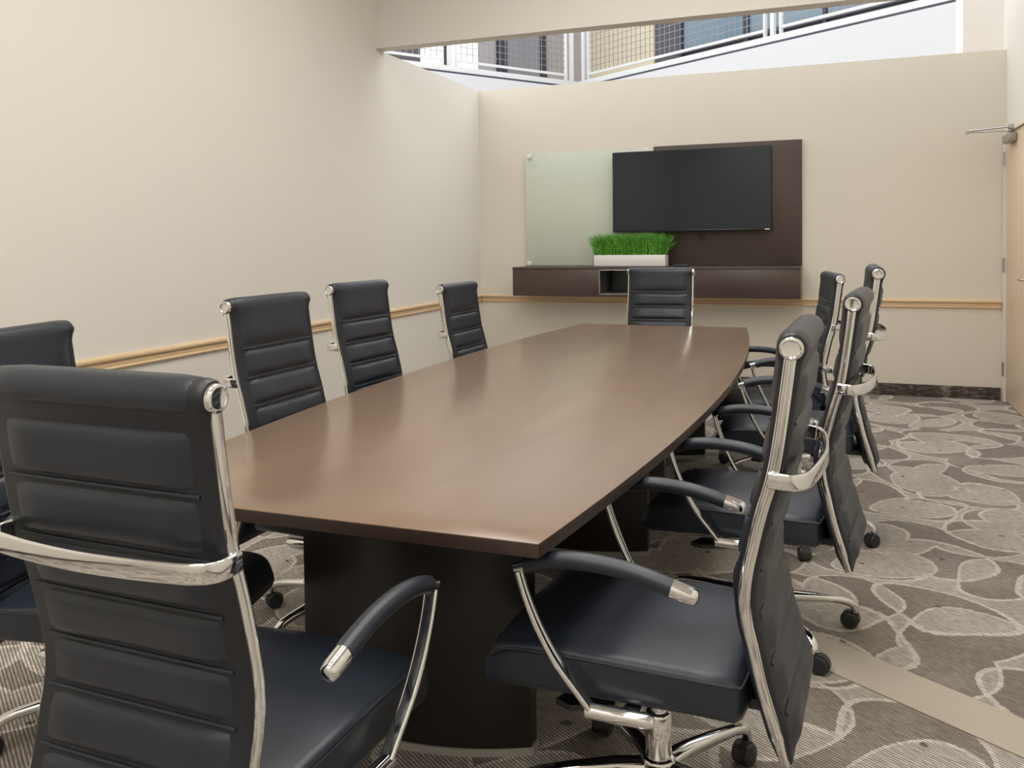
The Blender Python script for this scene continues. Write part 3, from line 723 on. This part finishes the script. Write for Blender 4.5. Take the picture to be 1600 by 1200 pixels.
def post(root, along, a, wd=0.045):
    o0, o1 = (-0.08, -0.02) if along == 'v' else (0.02, 0.08)
    me = abox('post', o0, o1, a-wd/2, a+wd/2, Z2+0.08, Z2+1.05, M['white'], 0.003) if along == 'v' else abox('post', a-wd/2, a+wd/2, o0, o1, Z2+0.08, Z2+1.05, M['white'], 0.003)
    ob('post', me, root)
# walls behind the gallery, from pixel columns to positions on the two wall planes
def wall_hit(px, plane, val, py=60):
    dirv = fwd+right*((px-CX)/F_PX)+upv*((CY-py)/F_PX)
    loc = AM.inverted() @ Vector((0, 0, EYE)); dl = AM.to_3x3().inverted() @ dirv
    k = 0 if plane == 'u' else 1
    t = (val-loc[k])/dl[k]; p = loc+dl*t
    return p[1-k], p[2]
ra = thing('gallery_railing', 'white railing with wire mesh on the left gallery edge', 'railing')
pv = wall_hit(702, 'u', -0.05, 95)[0]; PV = [2*pv+0.1, pv, -0.10]
for i in range(2):
    railing(ra, 'v', PV[i]+0.12, PV[i+1]-0.12, 0); 
for a in PV:
    post(ra, 'v', a, 0.06); post(ra, 'v', a-0.13, 0.03); post(ra, 'v', a+0.13, 0.03) if a < -0.2 else None
rb = thing('gallery_railing', 'white railing with wire mesh on the right gallery edge', 'railing')
pu = wall_hit(1208, 'v', 0.05, 40)[0]; PU = [0.10+(pu-0.1)*k for k in range(4)]
for i in range(3):
    railing(rb, 'u', PU[i]+0.12, PU[i+1]-0.12, 0)
for a in PU:
    post(rb, 'u', a, 0.06); post(rb, 'u', a+0.13, 0.03); post(rb, 'u', a-0.13, 0.03) if a > 0.3 else None
UW, VW = -2.2, 2.2
ZA, ZB = Z2+0.04, Z2+3.2
def seg_left(p0, p1, m, nm, dpt=0.0, z0=None, z1=None):
    a = wall_hit(p0, 'u', UW)[0]; b = wall_hit(p1, 'u', UW)[0]; a, b = max(min(a, b), -9), min(max(a, b), VW)
    return abox(nm, UW-0.15, UW+dpt, a, b, ZA if z0 is None else z0, ZB if z1 is None else z1, m)
def seg_right(p0, p1, m, nm, dpt=0.0, z0=None, z1=None):
    a = wall_hit(p0, 'v', VW)[0]; b = wall_hit(p1, 'v', VW)[0]; a, b = max(min(a, b), UW), min(max(a, b), 13)
    return abox(nm, a, b, VW-dpt, VW+0.15, ZA if z0 is None else z0, ZB if z1 is None else z1, m)
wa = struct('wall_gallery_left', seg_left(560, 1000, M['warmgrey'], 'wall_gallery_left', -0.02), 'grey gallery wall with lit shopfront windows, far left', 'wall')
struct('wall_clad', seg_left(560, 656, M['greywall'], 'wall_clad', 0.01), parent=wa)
w1 = struct('window_1', seg_left(689, 697, M['charcoal'], 'window_mullion', 0.05), 'bright lit shopfront window behind the gallery railing', 'window')
struct('pane', seg_left(656, 689, M['litpane'], 'pane', 0.01), parent=w1)
struct('pane', seg_left(697, 746, M['litpane'], 'pane', 0.01), parent=w1)
w2 = struct('window_2', seg_left(776, 790, M['charcoal'], 'window_mullion', 0.05), 'grey glazed shopfront in a charcoal frame above back wall', 'window')
struct('pane', seg_left(790, 843, M['greypane'], 'pane', 0.01), parent=w2)
struct('window_mullion', seg_left(843, 852, M['charcoal'], 'window_mullion', 0.05), parent=w2)
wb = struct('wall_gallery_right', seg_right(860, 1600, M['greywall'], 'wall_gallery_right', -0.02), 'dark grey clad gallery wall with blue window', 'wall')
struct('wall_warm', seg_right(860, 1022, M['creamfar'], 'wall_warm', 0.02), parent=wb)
zc = wall_hit(1100, 'v', VW, 72)[1]
w3 = struct('window_3', seg_right(1064, 1069, M['charcoal'], 'window_mullion', 0.06), 'gallery window with painted blue reflection above the television', 'window')
struct('pane', seg_right(1069, 1164, M['bluepane'], 'pane', 0.01, z0=zc), parent=w3)
struct('window_mullion', seg_right(1164, 1172, M['charcoal'], 'window_mullion', 0.05), parent=w3)
struct('pane', seg_right(1172, 1290, M['bluepane'], 'pane', 0.01, z0=zc), parent=w3)
struct('window_mullion', seg_right(1288, 1294, M['charcoal'], 'window_mullion', 0.05), parent=w3)
struct('window_sill', seg_right(1064, 1430, M['charcoal'], 'window_sill', 0.07, z0=zc-0.07, z1=zc), parent=w3)
struct('pane', seg_right(1294, 1430, M['bluepane'], 'pane', 0.01, z0=zc), parent=w3)
struct('window_mullion', seg_right(1430, 1438, M['charcoal'], 'window_mullion', 0.05), parent=w3)
struct('floor_atrium', abox('floor_atrium', -2.4, 14, -9, 2.4, -0.12, -0.1, M['ceiling']))
